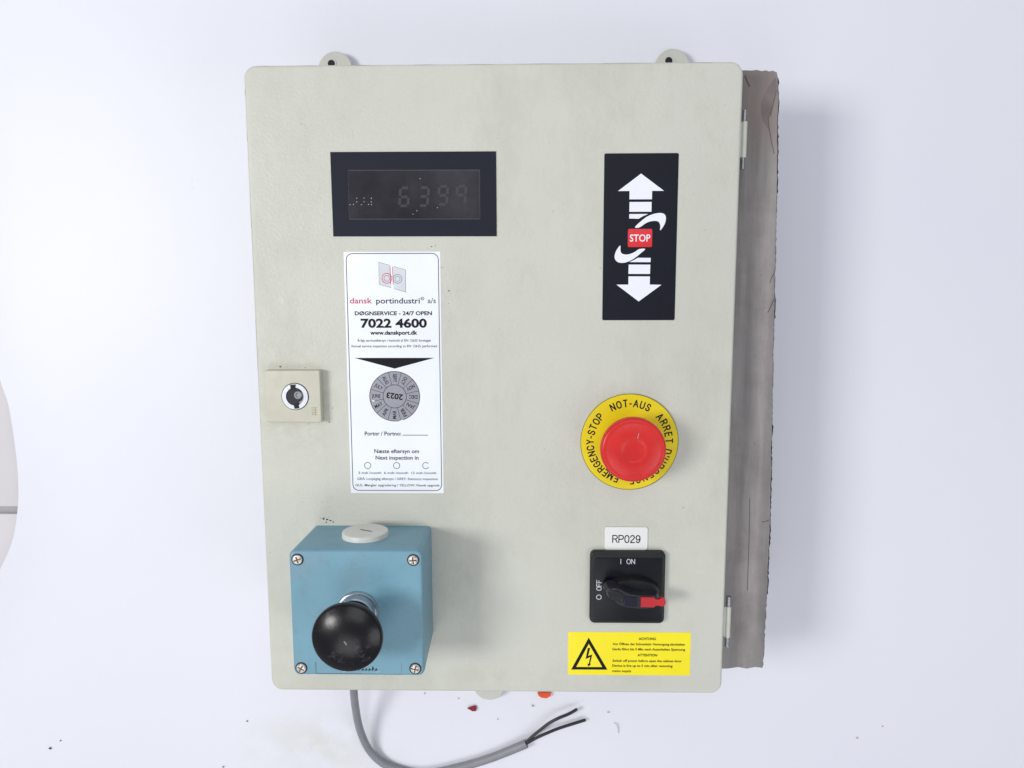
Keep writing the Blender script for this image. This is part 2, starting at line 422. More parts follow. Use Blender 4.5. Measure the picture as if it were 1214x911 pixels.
# far end of the paper (sweeps up) and near end
far = grid[0]; prev = far
for i in range(1, 12):
    ang = math.radians(80*i/11); rr = 500
    row = [bm.verts.new((v.co.x, 700+rr*math.sin(ang), v.co.z+rr*(1-math.cos(ang)))) for v in far]
    for k in range(cols): bm.faces.new((prev[k], prev[k+1], row[k+1], row[k]))
    prev = row
o = link('backdrop_paper', bm, M['paper']); o['kind'] = 'structure'
bm = plate(-1400, 1700, -137.8, 900, -TOP-30, -TOP-6, 2, 1); o = link('table_top', bm, M['table']); o['kind'] = 'structure'
bm = plate(-1400, 1700, -900, -145.5, -TOP-30, -TOP-6, 2, 1); o = link('table_top', bm, M['table']); o['kind'] = 'structure'
bm = plate(-1400, 1700, -145.4, -137.9, -TOP-30, -TOP-12, 1, .2); o = link('table_seam', bm, M['seam']); o['kind'] = 'structure'

# ------------------------------------------------------------------ the control cabinet
cab = bpy.data.objects.new('control_cabinet', None); COL.objects.link(cab); cab.empty_display_size = .05
tag(cab, 'beige electrical control cabinet lying on white paper, door fitted with display, stickers and buttons', 'control cabinet')
bm = bmesh.new(); bm = plate(-190, 190, -253.6, 253.6, -14, 0, 9.5, 2.2, bm, n=10, steps=5)
link('door', bm, M['door'], cab)
link('door_gasket', plate(-184, 184, -247, 247, -17.5, -14.2, 8, .3), M['gasket'], cab)
bm = plate(-183, 183, -246, 246, -TOP+3, -17.7, 8, 1.5)
body = link('body', bm, M['door'], cab)

# grey board with torn black foam, sticking out on the right
top = [(197.6, 254.9), (203.6, 254.8), (208.2, 255.4), (212.3, 254.4), (215.5, 255.0), (218.2, 254.1), (220.9, 254.7), (224.2, 253.4)]
right = [(225.9, 249.5), (226.2, 241.2), (226.7, 231.6), (226.9, 212.2), (228.1, 179.4), (229.1, 139.6), (230.3, 78.5), (231.8, 8.8), (233.7, -70.2), (234.6, -129.3), (234.4, -189.9), (233.7, -245.6)]
rr_ = []
for a, b in zip(right, right[1:]):
    m = max(1, int(abs(a[1]-b[1])/2.2))
    for i in range(m):
        t = i/m; rr_.append((a[0]+(b[0]-a[0])*t, a[1]+(b[1]-a[1])*t))
rr_.append(right[-1])
rr_ = [(x+noise.noise(Vector((y*.05, 0, 0)))*.5+random.uniform(-.22, .22)-.5, y) for x, y in rr_]
bot = [(226.4, -244.9), (219.1, -246.5), (211.7, -245.0), (202.2, -246.6), (183.4, -246.4)]
outline = [(183.4, 254.9)]+top+rr_+bot
board = link('side_board', prism(outline, -32.5, -29), M['board'], cab, smooth=False)
board['label'] = 'smeared grey board with a torn black foam edge along the right side'
fo = []
for x, y in top: fo.append((x+random.uniform(-.3, .3), y+random.choice((0, .3, .8, 1.2))))
for x, y in rr_:
    amp = 1.0 if (y > 160 or -180 < y < -30 or 60 < y < 80) else .45
    fo.append((x+1.15+(.5+.5*noise.noise(Vector((y*.11, 3, 0))))*amp+random.random()**2*amp*.7, y))
for x, y in bot[:-1]: fo.append((x+random.uniform(-.5, .5), y-random.uniform(.2, 1.2)))
link('foam_backing', prism([(183.5, 255.2)]+fo+[(183.5, -246.6)], -58, -32.6), M['foam'], board, smooth=False)
sm = [(223.2, 249.7), (216.4, 239.6), (212.5, 230.8), (212.8, 223.1), (214.8, 216.1), (220.0, 208.3), (219.0, 217.9), (221.2, 220.5), (222.8, 228.1), (224.2, 235.8), (224.6, 243.4)]
sm = [(p.x, p.y) for p in smoothpath([(x, y) for x, y in sm], 4, True)] if False else sm
link('dark_smear', prism(sm, -29.05, -28.93), M['smear'], board, smooth=False)
for p, w_ in (([(218.6, 219.9), (220.2, 209.0), (222.0, 201.2), (224.7, 190.9)], .5), ([(216.1, -92.3), (216.8, -129.4), (217.1, -174.7)], .45),
    ([(199.1, 251.0), (201.3, 245.9), (203.3, 242.6)], 1.0), ([(227, -114), (231, -113), (233, -112)], .6), ([(224.6, 240), (222, 228), (220, 221)], .4),
    ([(229.5, 98), (226.5, 92), (225.5, 88)], .5), ([(229.5, 75), (226.5, 68), (224.8, 64)], .6)):
    link('crease_mark', strip(p, w_, -29.05, -28.85), M['crack'], board, smooth=False)
bm = bmesh.new()
for _ in range(14):
    lathe([(random.uniform(.2, .55), -29.05), (.2, -28.85)], random.uniform(202, 228), random.uniform(-235, 235), 6, bm)
link('dirt_specks', bm, M['crack'], board, smooth=False)['kind'] = 'stuff'

# mounting lugs, welded on the back wall
def lug_bm(y_tip_sign):
    bm = bmesh.new(); P = []
    s = y_tip_sign
    for i in range(25):
        a = math.pi*i/24; P.append((16*math.cos(a), s*16*math.sin(a)))
    L_ = 48 if s > 0 else 82
    P = [(16, -s*L_)]+P+[(-16, -s*L_)]
    if s < 0: P = P[::-1]
    rings = [[(x, y, z) for x, y in P] for z in (-136, -131.6)]
    rings.append([(x*.96, y*.96 if y*s > 0 else y, -131) for x, y in P])
    loft(bm, rings)
    return bm
def make_lug(x, y, s):
    o = link('mounting_lug', lug_bm(s), M['lug'], cab)
    h = link('lug_hole', ringflat(-3.5, 5, 3.4, 4.6, -131.05, -130.4, 24), M['lug'], o)
    d = link('hole_bottom', lathe([(3.4, -131.02), (3.3, -130.8)], -3.5, 5, 24), M['dark'], o)
    o.location = (x*MM, y*MM, 0); return o
l1 = make_lug(-151.5, 287.2, 1); copy_tree(l1, (312.5, 0, 0), cab)
l2 = make_lug(-12, -321.5, -1)

# hinges on the right edge
def make_hinge(y0, y1, y2, y3):
    def cyl(name, ya, yb, r, mat, par):
        bm = tube([Vector((0, ya, 0)), Vector((0, ya+.4, 0)), Vector((0, yb-.4, 0)), Vector((0, yb, 0))], r, 18)
        return link(name, bm, mat, par, base=TOP)
    h = cyl('hinge', y2, y1, 2.3, M['lug'], cab)
    cyl('hinge_pin', y1+.2, y0, 2.0, M['hingesteel'], h)
    cyl('hinge_pin', y3, y2-.2, 2.0, M['hingesteel'], h)
    bm = bmesh.new(); plate(-6, -.3, y2+.5, y1-.5, -1.2, .9, .4, .3, bm); link('hinge_leaf', bm, M['lug'], h)
    return h
h1 = make_hinge(22, 13.5, -13.5, -22); h1.location = (194.2*MM, 197.8*MM, -8*MM)
h2 = copy_tree(h1, (1.2, -391.2, 0), cab)

# display window
PZ = .18
disp = link('display_bezel', frameline(-125.0, 3.0, 124.9, 189.0, .8, 0.01, 0, PZ), M['foil'], cab)
bpy.data.objects.remove(disp)
bm = bmesh.new()
o4 = [(-125.1, 189.0), (2.9, 188.8), (3.1, 124.7), (-124.8, 125.0)]
i4 = [(-112.2, 175.6), (-9.6, 175.3), (-9.6, 137.6), (-112.3, 137.9)]
def quadframe(o4, i4, z0, z1):
    bm = bmesh.new()
    c = [[bm.verts.new((x, y, z)) for x, y in q] for q, z in ((o4, z0), (o4, z1), (i4, z1), (i4, z0))]
    for k in range(4):
        p, q = c[k], c[(k+1) % 4]
        for a in range(4):
            b = (a+1) % 4; bm.faces.new((p[a], p[b], q[b], q[a]))
    return bm
bez = link('display', quadframe(o4, i4, .05, .55), M['foil'], cab, smooth=False)
link('display_window', prism([(-112.1, 175.5), (-9.7, 175.2), (-9.7, 137.7), (-112.2, 138.0)], .05, .22), M['window'], bez, smooth=False)
bm = strip([(-112, 175.0), (-9.9, 174.7)], .28, .22, .4); strip([(-112, 138.4), (-9.9, 138.1)], .28, .22, .4, bm)
strip([(-111.8, 174.5), (-111.9, 139)], .2, .22, .4, bm); strip([(-10, 174.5), (-10, 139)], .2, .22, .4, bm)
link('window_edge_highlight', bm, M['edge'], bez, smooth=False)  # pale strips imitate the bezel's bevel catching light
SEG = {'a': ((0, 1), (1, 1)), 'b': ((1, 1), (1, .5)), 'c': ((1, .5), (1, 0)), 'd': ((0, 0), (1, 0)), 'e': ((0, .5), (0, 0)), 'f': ((0, 1), (0, .5)), 'g': ((0, .5), (1, .5))}
for (x, y), ss in (((-72.5, 148.2), 'acdefg'), ((-57.2, 148.4), 'abcdg'), ((-42.4, 149.2), 'abcdfg'), ((-28.2, 149.4), 'abcfg')):
    bm = bmesh.new(); w_, h_ = 6.6, 13.6
    for s in ss:
        (ax, ay), (bx, by) = SEG[s]
        sh = lambda u, v: (x+u*w_+v*1.2, y+v*h_)
        a = Vector(sh(ax, ay)); b = Vector(sh(bx, by)); t = (b-a).normalized()*.8
        strip([tuple(a+t), tuple(b-t)], 2.1, .22, .26, bm)
    link('display_digit', bm, M['seg'], bez, smooth=False)
bm = bmesh.new()
for i, (x, y) in enumerate([(-111.0, 149.3), (-108.4, 149.5), (-105.5, 154.2), (-105.6, 151.4), (-99.9, 154.2), (-100.0, 151.4), (-102.1, 149.2), (-94.2, 154.1), (-94.3, 151.3), (-96.5, 149.3), (-94.3, 149.3), (-55.9, 168.7), (-42.9, 146.7), (-62.0, 141.8), (-59.0, 144.4)]):
    lathe([(.3 if i not in (4, 6, 13) else .2, .22), (.28, .34)], x, y, 8, bm)
link('white_specks', bm, M['dot'], bez, smooth=False)['kind'] = 'stuff'

# direction sign: arrows and STOP
bm = plate(86.0, 142.8, 59.3, 186.8, .02, .5, 1.2, .15)
sign = link('arrow_sign', bm, M['signfoil'], cab)
Z1, Z2 = .5, .6
P_ = {
 'up_arrow': [(114.3, 171.6), (132.1, 158.6), (123.0, 158.6), (123.0, 152.3), (105.7, 152.3), (105.7, 158.6), (96.8, 158.6)],
 'arrow_bar_a': [(105.8, 150.3), (122.8, 150.3), (122.8, 142.9), (105.8, 142.9)],
 'arrow_bar_b': [(105.8, 141.2), (120.4, 141.2), (116.5, 139.6), (113.1, 137.6), (105.8, 137.8)],
 'arrow_bar_c': [(113.0, 107.8), (123.0, 107.7), (122.9, 104.4), (106.4, 104.5), (110.3, 106.2)],
 'arrow_bar_d': [(106.0, 102.6), (122.8, 102.5), (122.7, 95.3), (105.9, 95.4)],
 'down_arrow': [(106.0, 93.5), (122.7, 93.4), (122.7, 87.1), (131.8, 86.9), (114.3, 74.0), (96.7, 87.1), (106.0, 87.1)]}
for k, p in P_.items():
    link('arrow_bar' if 'bar' in k else k, prism(p, Z1, Z2), M['white'], sign, smooth=False)
for nm, p in (('curved_swoosh', [(110.3, 131.1), (113.7, 134.7), (119.2, 139.0), (124.6, 141.2), (130.1, 141.9), (133.3, 140.5), (134.1, 137.4), (133.0, 133.1), (129.9, 128.7), (129.9, 132.3), (128.7, 135.0), (126.3, 135.9), (122.4, 135.6), (118.5, 134.1), (113.8, 131.0)]),
             ('curved_swoosh', [(118.6, 114.5), (115.8, 111.8), (110.3, 107.4), (104.8, 104.6), (100.1, 103.9), (96.6, 105.1), (94.9, 108.3), (96.0, 113.0), (99.1, 117.3), (99.4, 113.7), (100.3, 111.4), (102.8, 110.4), (106.3, 110.6), (110.2, 112.1), (114.1, 114.5)])):
    sp = smoothpath([Vector((x, y)) for x, y in p], 4, True)
    link(nm, prism([(q.x, q.y) for q in sp], Z1, Z2), M['white'], sign, smooth=False)
red = link('stop_panel', plate(105.0, 123.8, 116.0, 129.9, Z1, Z2+.05, 1.2, .05), M['signred'], sign)
flatlink('stop_lettering', text(bmesh.new(), 'STOP', 106.5, 122.4, 120.3, 5.6, Z2+.1, .012), M['white'], sign)

# service sticker
sk = link('service_sticker', plate(-117.2, -41.2, -81.2, 113.1, .02, .2, .6, .05), M['sticker'], cab)
T1, T2 = .2, .26
bm = frameline(-115.6, -42.5, -79.3, 112.0, 5.2, .55, T1, T2)
link('border_line', bm, M['greyink'], sk, smooth=False)
TZ = .27
line('opening_line', M['ink'], sk, 'DØGNSERVICE - 24/7 OPEN', -109.8, -48.5, 63.6, 3.1, TZ, .03)
line('phone_number', M['ink'], sk, '7022 4600', -105.3, -52.6, 53.9, 7.0, TZ, .035)
line('web_address', M['ink'], sk, 'www.danskport.dk', -97.9, -60.3, 48.2, 3.2, TZ, .035)
line('caption', M['ink'], sk, 'Portnr / Portno:', -104.5, -75.0, -33.3, 3.3, TZ, .018)
link('underline', prism([(-73.8, -33.3), (-53.2, -33.3), (-53.2, -32.8), (-73.8, -32.8)], T1, TZ), M['ink'], sk, smooth=False)
line('caption', M['ink'], sk, 'Næste eftersyn om', -97.1, -60.7, -47.8, 3.3, TZ, .018)
line('caption', M['ink'], sk, 'Next inspection in', -96.2, -61.2, -53.2, 3.3, TZ, .018)
for s_, x0, x1, y in (('Årligt serviceeftersyn i henhold til EN 12635 foretaget', -108.4, -49.6, 42.6),
    ('Annual service inspection according to EN 12635 performed', -113.5, -44.9, 38.1),
    ('3 mdr./month', -110.5, -91.8, -65.2), ('6 mdr./month', -89.6, -69.9, -65.2), ('12 mdr./month', -67.3, -47.0, -65.2),
    ('GRÅ: Lovpligtig eftersyn / GREY: Statutory inspection', -111.6, -45.8, -70.2),
    ('GUL: Mangler opgradering / YELLOW: Needs upgrade', -113.3, -44.5, -75.5)):
    line('small_print', M['ink'], sk, s_, x0, x1, y, 2.0, TZ, .010)
line('company_name', M['crimson'], sk, 'dansk', -113.4, -95.7, 72.9, 4.6, TZ, .012)
line('company_name', M['greyink'], sk, 'portindustri', -92.5, -57.9, 72.8, 4.6, TZ, .012)
line('company_name', M['greyink'], sk, 'a/s', -51.7, -45.2, 73.0, 4.2, TZ, .005)
bm = ringflat(-55.8, 76.6, 1.0, 1.35, T1, TZ, 20); text(bm, 'R', -56.4, -55.2, 75.9, 1.4, TZ)
o = link('registered_mark', bm, M['greyink'], sk, smooth=False)
link('pointer_triangle', prism([(-111.2, 29.6), (-47.1, 29.6), (-79.0, 21.0)], T1, T2), M['ink'], sk, smooth=False)
# square logo of two leaning panels
link('logo_panel', prism([(-89.7, 105.0), (-80.6, 102.5), (-80.4, 85.1), (-89.8, 87.7)], T1, T2-.02), M['palegrey'], sk, smooth=False)
link('logo_panel', prism([(-78.3, 101.8), (-68.7, 99.0), (-69.0, 81.7), (-78.2, 84.4)], T1, T2-.02), M['palegrey'], sk, smooth=False)
bm = strip([(-89.7, 105.0), (-80.6, 102.5)], .2, T1, T2); strip([(-89.8, 87.7), (-89.7, 105)], .2, T1, T2, bm); strip([(-89.8, 87.7), (-80.4, 85.1)], .2, T1, T2, bm)
strip([(-78.3, 101.8), (-68.7, 99.0)], .2, T1, T2, bm); strip([(-68.7, 99), (-69, 81.7)], .25, T1, T2, bm); strip([(-69, 81.7), (-78.2, 84.4)], .25, T1, T2, bm)
ringflat(-75.2, 92.0, 3.3, 3.6, T1, TZ, 28, bm); ringflat(-75.2, 92.0, 1.9, 2.15, T1, TZ, 24, bm)
link('logo_outline', bm, M['greyink'], sk, smooth=False)
bm = ringflat(-83.6, 92.5, 3.6, 4.1, T1, TZ, 28); ringflat(-83.6, 92.5, 2.1, 2.5, T1, TZ, 24, bm)
strip([(-80.9, 101.6), (-80.6, 87.6)], .5, T1, TZ, bm); strip([(-78.9, 101.4), (-78.7, 87.6)], .5, T1, TZ, bm)
link('logo_letter', bm, M['crimson'], sk, smooth=False)
for x in (-102.8, -79.2, -55.4):
    link('tick_circle', ringflat(x, -58.2, 2.35, 2.8, T1, TZ, 28, a0=40 if x > -60 else 0, a1=335 if x > -60 else 360), M['greyink'], sk, smooth=False)
dc = (-79.5, -1.4)
link('month_dial', lathe([(20.3, .2), (20.3, .33), (20.1, .36), (.01, .36)], *dc, n=72), M['dial'], sk)
link('dial_ring', ringflat(*dc, 19.9, 20.35, .33, .42, 72), M['ink'], sk, smooth=False)
bm = ringflat(*dc, 9.2, 9.6, .33, .42, 48)
link('dial_ring', bm, M['ink'], sk, smooth=False)
for k in range(12):
    a = math.radians(15+30*k-2); bm = bmesh.new()
    strip([(dc[0]+9.4*math.cos(a), dc[1]+9.4*math.sin(a)), (dc[0]+20*math.cos(a), dc[1]+20*math.sin(a))], .3, .33, .42, bm)
    link('dial_line', bm, M['ink'], sk, smooth=False)
for k, mo in enumerate(['DEC', 'NOV', 'OCT', 'SEPT', 'AUG', 'JULY', 'JUNE', 'MAY', 'APR', 'MAR', 'FEB', 'JAN']):
    a = 30*k-2; x = dc[0]+14.9*math.cos(math.radians(a)); y = dc[1]+14.9*math.sin(math.radians(a))
    line('month_name', M['ink'], sk, mo, x-3.4, x+3.4, y, 3.0, .43, .015, rot=a+180, center=True)
line('year', M['ink'], sk, '2023', dc[0]-6.6, dc[0]+6.6, dc[1], 4.6, .43, .03, rot=171, center=True)
for p in ([(-97.9, -4.2), (-95.3, -5.2), (-97.5, -5.8)], [(-76.5, -21.3), (-72.8, -20.2), (-73.6, -21.6)]):
    link('dial_scratch', prism(p, .4, .45), M['white'], sk, smooth=False)

# lock plate
lk = link('lock_plate', plate(-181.6, -137.2, -21.2, 20.4, .0, 8, 1.2, .8), M['lockpaint'], cab)
lc = (-157.4, -.4)
link('lock_ring', ringflat(*lc, 7.2, 10.3, 7.9, 8.9, 48), simple('bright_lock_ring', srgb(226, 228, 236), .35, .35, var=.12, scale=400), lk)
link('lock_groove', ringflat(*lc, 10.3, 10.9, 7.95, 8.25, 48), M['dark'], lk)
link('lock_cavity', lathe([(7.7, 7.95), (7.7, 8.15), (.01, 8.15)], *lc, 32), M['navy'], lk)
bm = prism([(lc[0]-3.4, lc[1]+9.6), (lc[0]+1.2, lc[1]+9.8), (lc[0]+.6, lc[1]+6), (lc[0]-3, lc[1]+5)], 8.15, 9.05)
prism([(lc[0]-1.2, lc[1]-6), (lc[0]+2.8, lc[1]-5.5), (lc[0]+3.3, lc[1]-9.4), (lc[0]-.6, lc[1]-9.8)], 8.15, 9.05, bm)
link('key_slot', bm, M['dark'], lk, smooth=False)
link('lock_pin', lathe([(3.4, 8.1), (3.4, 9.2), (2.9, 9.6), (1.9, 9.6), (1.8, 8.7), (.01, 8.7)], lc[0]+2.6, lc[1]+1.2, 24), M['hingesteel'], lk)
bm = ringflat(lc[0]+1.5, lc[1]+.2, 4.9, 6.4, 8.1, 8.7, 24, a0=-70, a1=40); link('lock_pin_guard', bm, M['steel'], lk)
bm = bmesh.new()
for dx, dy, w_ in ((0, 0, 5), (0, -1.8, 5), (1.2, -3.6, 3.6), (1.2, -5.4, 3.6)):
    strip([(-145+dx, -9.5+dy), (-145+dx+w_, -9.5+dy)], .5, 7.95, 8.12, bm)
strip([(-141.9, -9), (-141.9, -15.5)], .5, 7.95, 8.12, bm); strip([(-144.2, -12.5), (-144.2, -15.5)], .5, 7.95, 8.12, bm)
link('embossed_mark', bm, simple('emboss', srgb(184, 178, 158), .6), lk, smooth=False)

# emergency stop
ec = (108.9, -38.2)
es = link('emergency_stop_collar', lathe([(39, .02), (39, 1.6), (38.3, 2.1), (15, 2.1)], *ec, n=96, close=True), M['estopyellow'], cab)
link('collar_rim', ringflat(*ec, 38.4, 39.15, 1.2, 1.75, 96), M['greyink'], es)
for s_, a0, a1 in (('EMERGENCY-STOP', 251, 139), ('NOT-AUS', 116, 63), ("ARRET D'URGENCE", 41, -86)):
    flatlink('ring_lettering', strokearc(bmesh.new(), s_, *ec, 28.9, a0, a1, 5.4, 1.0, 2.16), M['ink'], es)
rc = (106.8, -37.4)
rc = (107.6, -37.8)
bm = lathe([(14, 2), (14, 17), (17, 19), (21.5, 22), (24.0, 24.5), (24.8, 27), (25.0, 30), (24.9, 32.5), (24.1, 34.3), (22.6, 34.9), (21.4, 34.6), (20.4, 34.9), (14, 35.7), (9.2, 35.9), (8.8, 35.75), (8.2, 35.6), (4, 35.55), (.01, 35.55)], *rc, n=72)
btn = link('emergency_stop_button', bm, M['red'], cab, angle=60)
link('button_gasket', ringflat(*rc, 14.2, 16.5, 2.1, 6, 40), M['gasket'], btn)
bm = strip([(rc[0]+2.6, rc[1]+9.5), (rc[0]+3.4, rc[1]+13.5)], .4, 35.5, 35.95)
link('button_scratch', bm, M['crumbgrey'], btn, smooth=False)

# identification tag
rp = link('number_label', plate(90.3, 125.3, -128.2, -108.9, .02, 1.2, 2.0, .4), simple('white_label', srgb(232, 232, 230), .35, var=.02), cab)
flatlink('label_lettering', strokeline(bmesh.new(), 'RP029', 96.8, 119.0, -121.9, 6.0, .85, 1.26), M['ink'], rp)

# rotary switch
sw = link('rotary_switch_plate', plate(78.4, 139.6, -189.6, -128.2, .02, 5.2, 4.2, 1.4), M['black'], cab)
link('switch_inlay', plate(81.8, 137.4, -187.4, -133.3, 5.1, 5.6, 1.5, .2), M['blackgloss'], sw)
pale = simple('pale_ink', srgb(205, 205, 215), .5)
for s_, x0, x1, y in (('I', 102.8, 103.4, -138.3), ('ON', 108.0, 114.4, -138.3)): flatlink('switch_lettering', strokeline(bmesh.new(), s_, x0, x1, y, 3.9, .55, 5.66), pale, sw)
for s_, hw, y in (('OFF', 4.3, -156.6), ('O', 1.8, -166.8)): flatlink('switch_lettering', strokeline(bmesh.new(), s_, 87.6, 87.6+2*hw, y-hw, 3.9, .6, 5.66, rot=90), pale, sw)
kc = (112.6, -160.5)
bm = lathe([(22.6, 5.5), (22.4, 7), (21.2, 10), (20.2, 13), (19, 14), (.01, 14)], 0, 0, 64)
for v_ in bm.verts: v_.co.x += kc[0]; v_.co.y = v_.co.y*.56+kc[1]
link('rotary_base', bm, M['black'], sw)
ho = [(88.6, -157.2), (89.6, -152.8), (93.0, -150.6), (98.0, -150.9), (103.5, -153.0), (109.5, -155.4), (117, -156.4), (128.1, -156.6), (131.6, -157.6), (133.0, -160.8), (131.6, -164.6), (127, -167.6), (120, -168.2), (112, -167.8), (101.7, -166.0), (94.4, -162.3)]
hp = [(q.x, q.y) for q in smoothpath([Vector(p) for p in ho], 4, True)]
cx = sum(p[0] for p in hp)/len(hp); cy = sum(p[1] for p in hp)/len(hp)
sc_ = lambda k, z: [(cx+(x-cx)*k, cy+(y-cy)*(k if k <= 1 else k), z) for x, y in hp][::-1]
bm = bmesh.new(); loft(bm, [sc_(1.0, 10), sc_(.99, 14), sc_(.95, 21), sc_(.94, 24.5), sc_(.915, 25.6), sc_(.86, 26)])
hd = link('switch_handle', bm, simple('handle_plastic', srgb(40, 40, 48), .25, var=.2, scale=200), cab)
bm = prism([(90.8, -153.8), (101.4, -157.6), (101.8, -163.6), (95.5, -161), (91.3, -157.4)], 25.9, 26.3)
bm2 = prism([(103.6, -157.2), (113.6, -158), (113.4, -166), (104, -165)], 25.9, 26.7); link('handle_grip', bm, M['black'], hd, smooth=False); link('handle_grip', bm2, M['foil'], hd, smooth=False)
bm = strip([(92.5, -152.3), (97, -152.8), (102.4, -156.2)], .9, 26, 27.2)
for i in range(4): strip([(102.0, -157.6-i*1.5), (103.4, -158.2-i*1.5)], .5, 26, 26.8, bm)
link('handle_ridge', bm, M['greyink'], hd, smooth=False)
rt = [(116.6, -157.6), (126.6, -157.7), (128.4, -159.3), (130.6, -159.4), (133.0, -158.2), (135.4, -158.7), (136.4, -161.2), (135.6, -164.0), (133.4, -165.1), (130.8, -164.4), (128.6, -164.2), (126.8, -165.8), (116.6, -165.6)]
link('padlock_insert', prism(rt, 24.0, 27.2), M['redtip'], hd, smooth=False)

# warning sticker
ws = link('warning_sticker', plate(61.2, 163.0, -237.4, -199.6, .02, .18, .5, .04), M['yellow'], cab)
def triframe(o3, i3, z0, z1):
    bm = bmesh.new()
    c = [[bm.verts.new((x, y, z)) for x, y in q] for q, z in ((o3, z0), (o3, z1), (i3, z1), (i3, z0))]
    for k in range(4):
        p, q = c[k], c[(k+1) % 4]
        for a in range(3):
            b = (a+1) % 3; bm.faces.new((p[a], p[b], q[b], q[a]))
    return bm
link('warning_triangle', triframe([(78.2, -204.5), (63.8, -232.8), (94.2, -232.7)], [(78.3, -210.0), (68.0, -230.5), (89.8, -230.4)], .18, .25), M['ink'], ws, smooth=False)
bm = prism([(77.5, -213.6), (79.5, -213.6), (77.9, -220.7), (81.3, -219.2), (79.6, -227.6), (80.6, -227.4), (78.4, -230.1), (77.2, -227.4), (78.5, -227.7), (79.6, -221.6), (75.8, -223.4)], .18, .25)
link('lightning_bolt', bm, M['ink'], ws, smooth=False)
for s, x0, x1, y, h, b in (('ACHTUNG', 119.7, 133.9, -206.2, 2.2, .02), ('Vor Öffnen der Schranktür Versorgung abschalten', 98.1, 158.2, -210.9, 2.1, .015),
        ('Gerät führt bis 5 Min nach Ausschalten Spannung', 97.9, 158.5, -215.4, 2.1, .015), ('ATTENTION', 119.0, 135.4, -220.6, 2.2, .02),
        ('Switch off power before open the cabinet door', 98.3, 155.9, -225.6, 2.1, .015), ('Device is live up to 5 min after removing', 98.1, 148.4, -230.0, 2.1, .015),
        ('mains supply', 98.2, 114.2, -234.6, 2.0, .01)):
    line('warning_line', M['ink'], ws, s, x0, x1, y, h, .24, b+.012)

# blue push-button box on the door
bx0, bx1, by0, by1, bh = -150.0, -50.6, -205.8, -107.6, 62
bm = bmesh.new()
rings = []
for z, d in ((.0, 1.2), (20, .8), (44, .35)):
    rings.append([(x, y, z) for x, y in rrect(bx0, bx1, by0, by1, 5, d)])
for i in range(6):
    a = math.pi/2*i/5; rings.append([(x, y, bh-2.4+2.4*math.sin(a)) for x, y in rrect(bx0, bx1, by0, by1, 5, 2.4*(1-math.cos(a)))])
loft(bm, rings)
bb = link('push_button_box', bm, M['blue'], cab)
bb['label'] = 'sky blue push button box with white plug and black mushroom button'
def make_screw():
    s = link('box_screw', lathe([(5.2, 0), (5.2, .25), (4.3, .3), (4.3, .05), (.01, .05)], 0, 0, 32), M['dark'], bb)
    return s
screws = []
for i, (x, y, rot) in enumerate([(-144.0+.6, -114.6, 20), (-57.4, -114.6, 5), (-143.8, -199.8, 60), (-57.4, -199.6, 80)]):
    r_ = link('box_screw', lathe([(4.5, -.1), (4.5, .35), (4.2, .4), (4.15, .3), (.01, .3)], 0, 0, 32, close=True), M['dark'], bb)
    bm = lathe([(3.7, .25), (3.7, .7), (3.2, 1.25), (1.5, 1.6), (.01, 1.7)], 0, 0, 32)
    hd_ = link('screw_head', bm, M['screw'], r_)
    bm = strip([(-2.7, 0), (2.7, 0)], .9, 1.2, 1.78); strip([(0, -2.7), (0, 2.7)], .9, 1.2, 1.77, bm)
    for k in range(5):
        a = random.uniform(0, 6.28); rr0 = random.uniform(1, 3); strip([(rr0*math.cos(a), rr0*math.sin(a)), (rr0*math.cos(a)+.7, rr0*math.sin(a)+.4)], .5, 1.0, 1.6, bm)
    hd_slot = link('screw_cross', bm, simple('rust_dirt', srgb(96, 76, 62), .8), r_, smooth=False)
    r_.location = (x*MM, y*MM, bh*MM); r_.rotation_euler[2] = math.radians(rot)
# ivory plug on the upper side wall (axis along +y)
bm = bmesh.new(); n_ = 48; cxp, czp = -100.3, 27
rings = [[(cxp+r*math.cos(2*math.pi*i/n_), y, czp+r*math.sin(2*math.pi*i/n_)) for i in range(n_)] for r, y in ((18, by1-1.5), (18, by1+2.6), (17.7, by1+3.3), (17, by1+3.7), (16, by1+3.8), (.01, by1+3.8))]
loft(bm, rings); pg = link('blanking_plug', bm, M['plug'], bb)
bm = bmesh.new()
vs = [bm.verts.new(p) for p in ((cxp-4, by1+3.9, czp-2.6), (cxp+6, by1+3.9, czp+2.2), (cxp+5.6, by1+3.9, czp+3.4), (cxp-4.4, by1+3.9, czp-1.4))]; bm.faces.new(vs)
link('plug_slot', bm, M['dark'], pg, smooth=False)
# black mushroom button on a bright steel collar
kc2 = (-99.8, -154.9)
col_ = link('button_collar', lathe([(16.2, bh-.2), (16.2, bh+2), (15.4, bh+3.2), (14.6, bh+3.4), (14.4, bh+5), (13.8, bh+9), (13.0, bh+10), (9, bh+10)], *kc2, 56), M['steel'], bb)
bm = lathe([(8.6, bh+6), (8.6, bh+20), (12, bh+23), (20, bh+27), (23.6, bh+29.5), (24.9, bh+33), (25.1, bh+35), (24.9, bh+36.2), (24.2, bh+37.2), (23.4, bh+37.7), (20.5, bh+39.5), (16, bh+41.5), (10.5, bh+43.0), (5, bh+43.8), (.01, bh+44.1)], kc2[0]+.6, kc2[1]-3.0, 72)
kn = link('mushroom_button', bm, M['knob'], bb, angle=70)
bm = strip([(-99.3, -156.6), (-98.4, -157.6), (-97.8, -159.1)], .6, bh+43.6, bh+44.3); link('button_scratch', bm, M['crumbgrey'], bb, smooth=False)
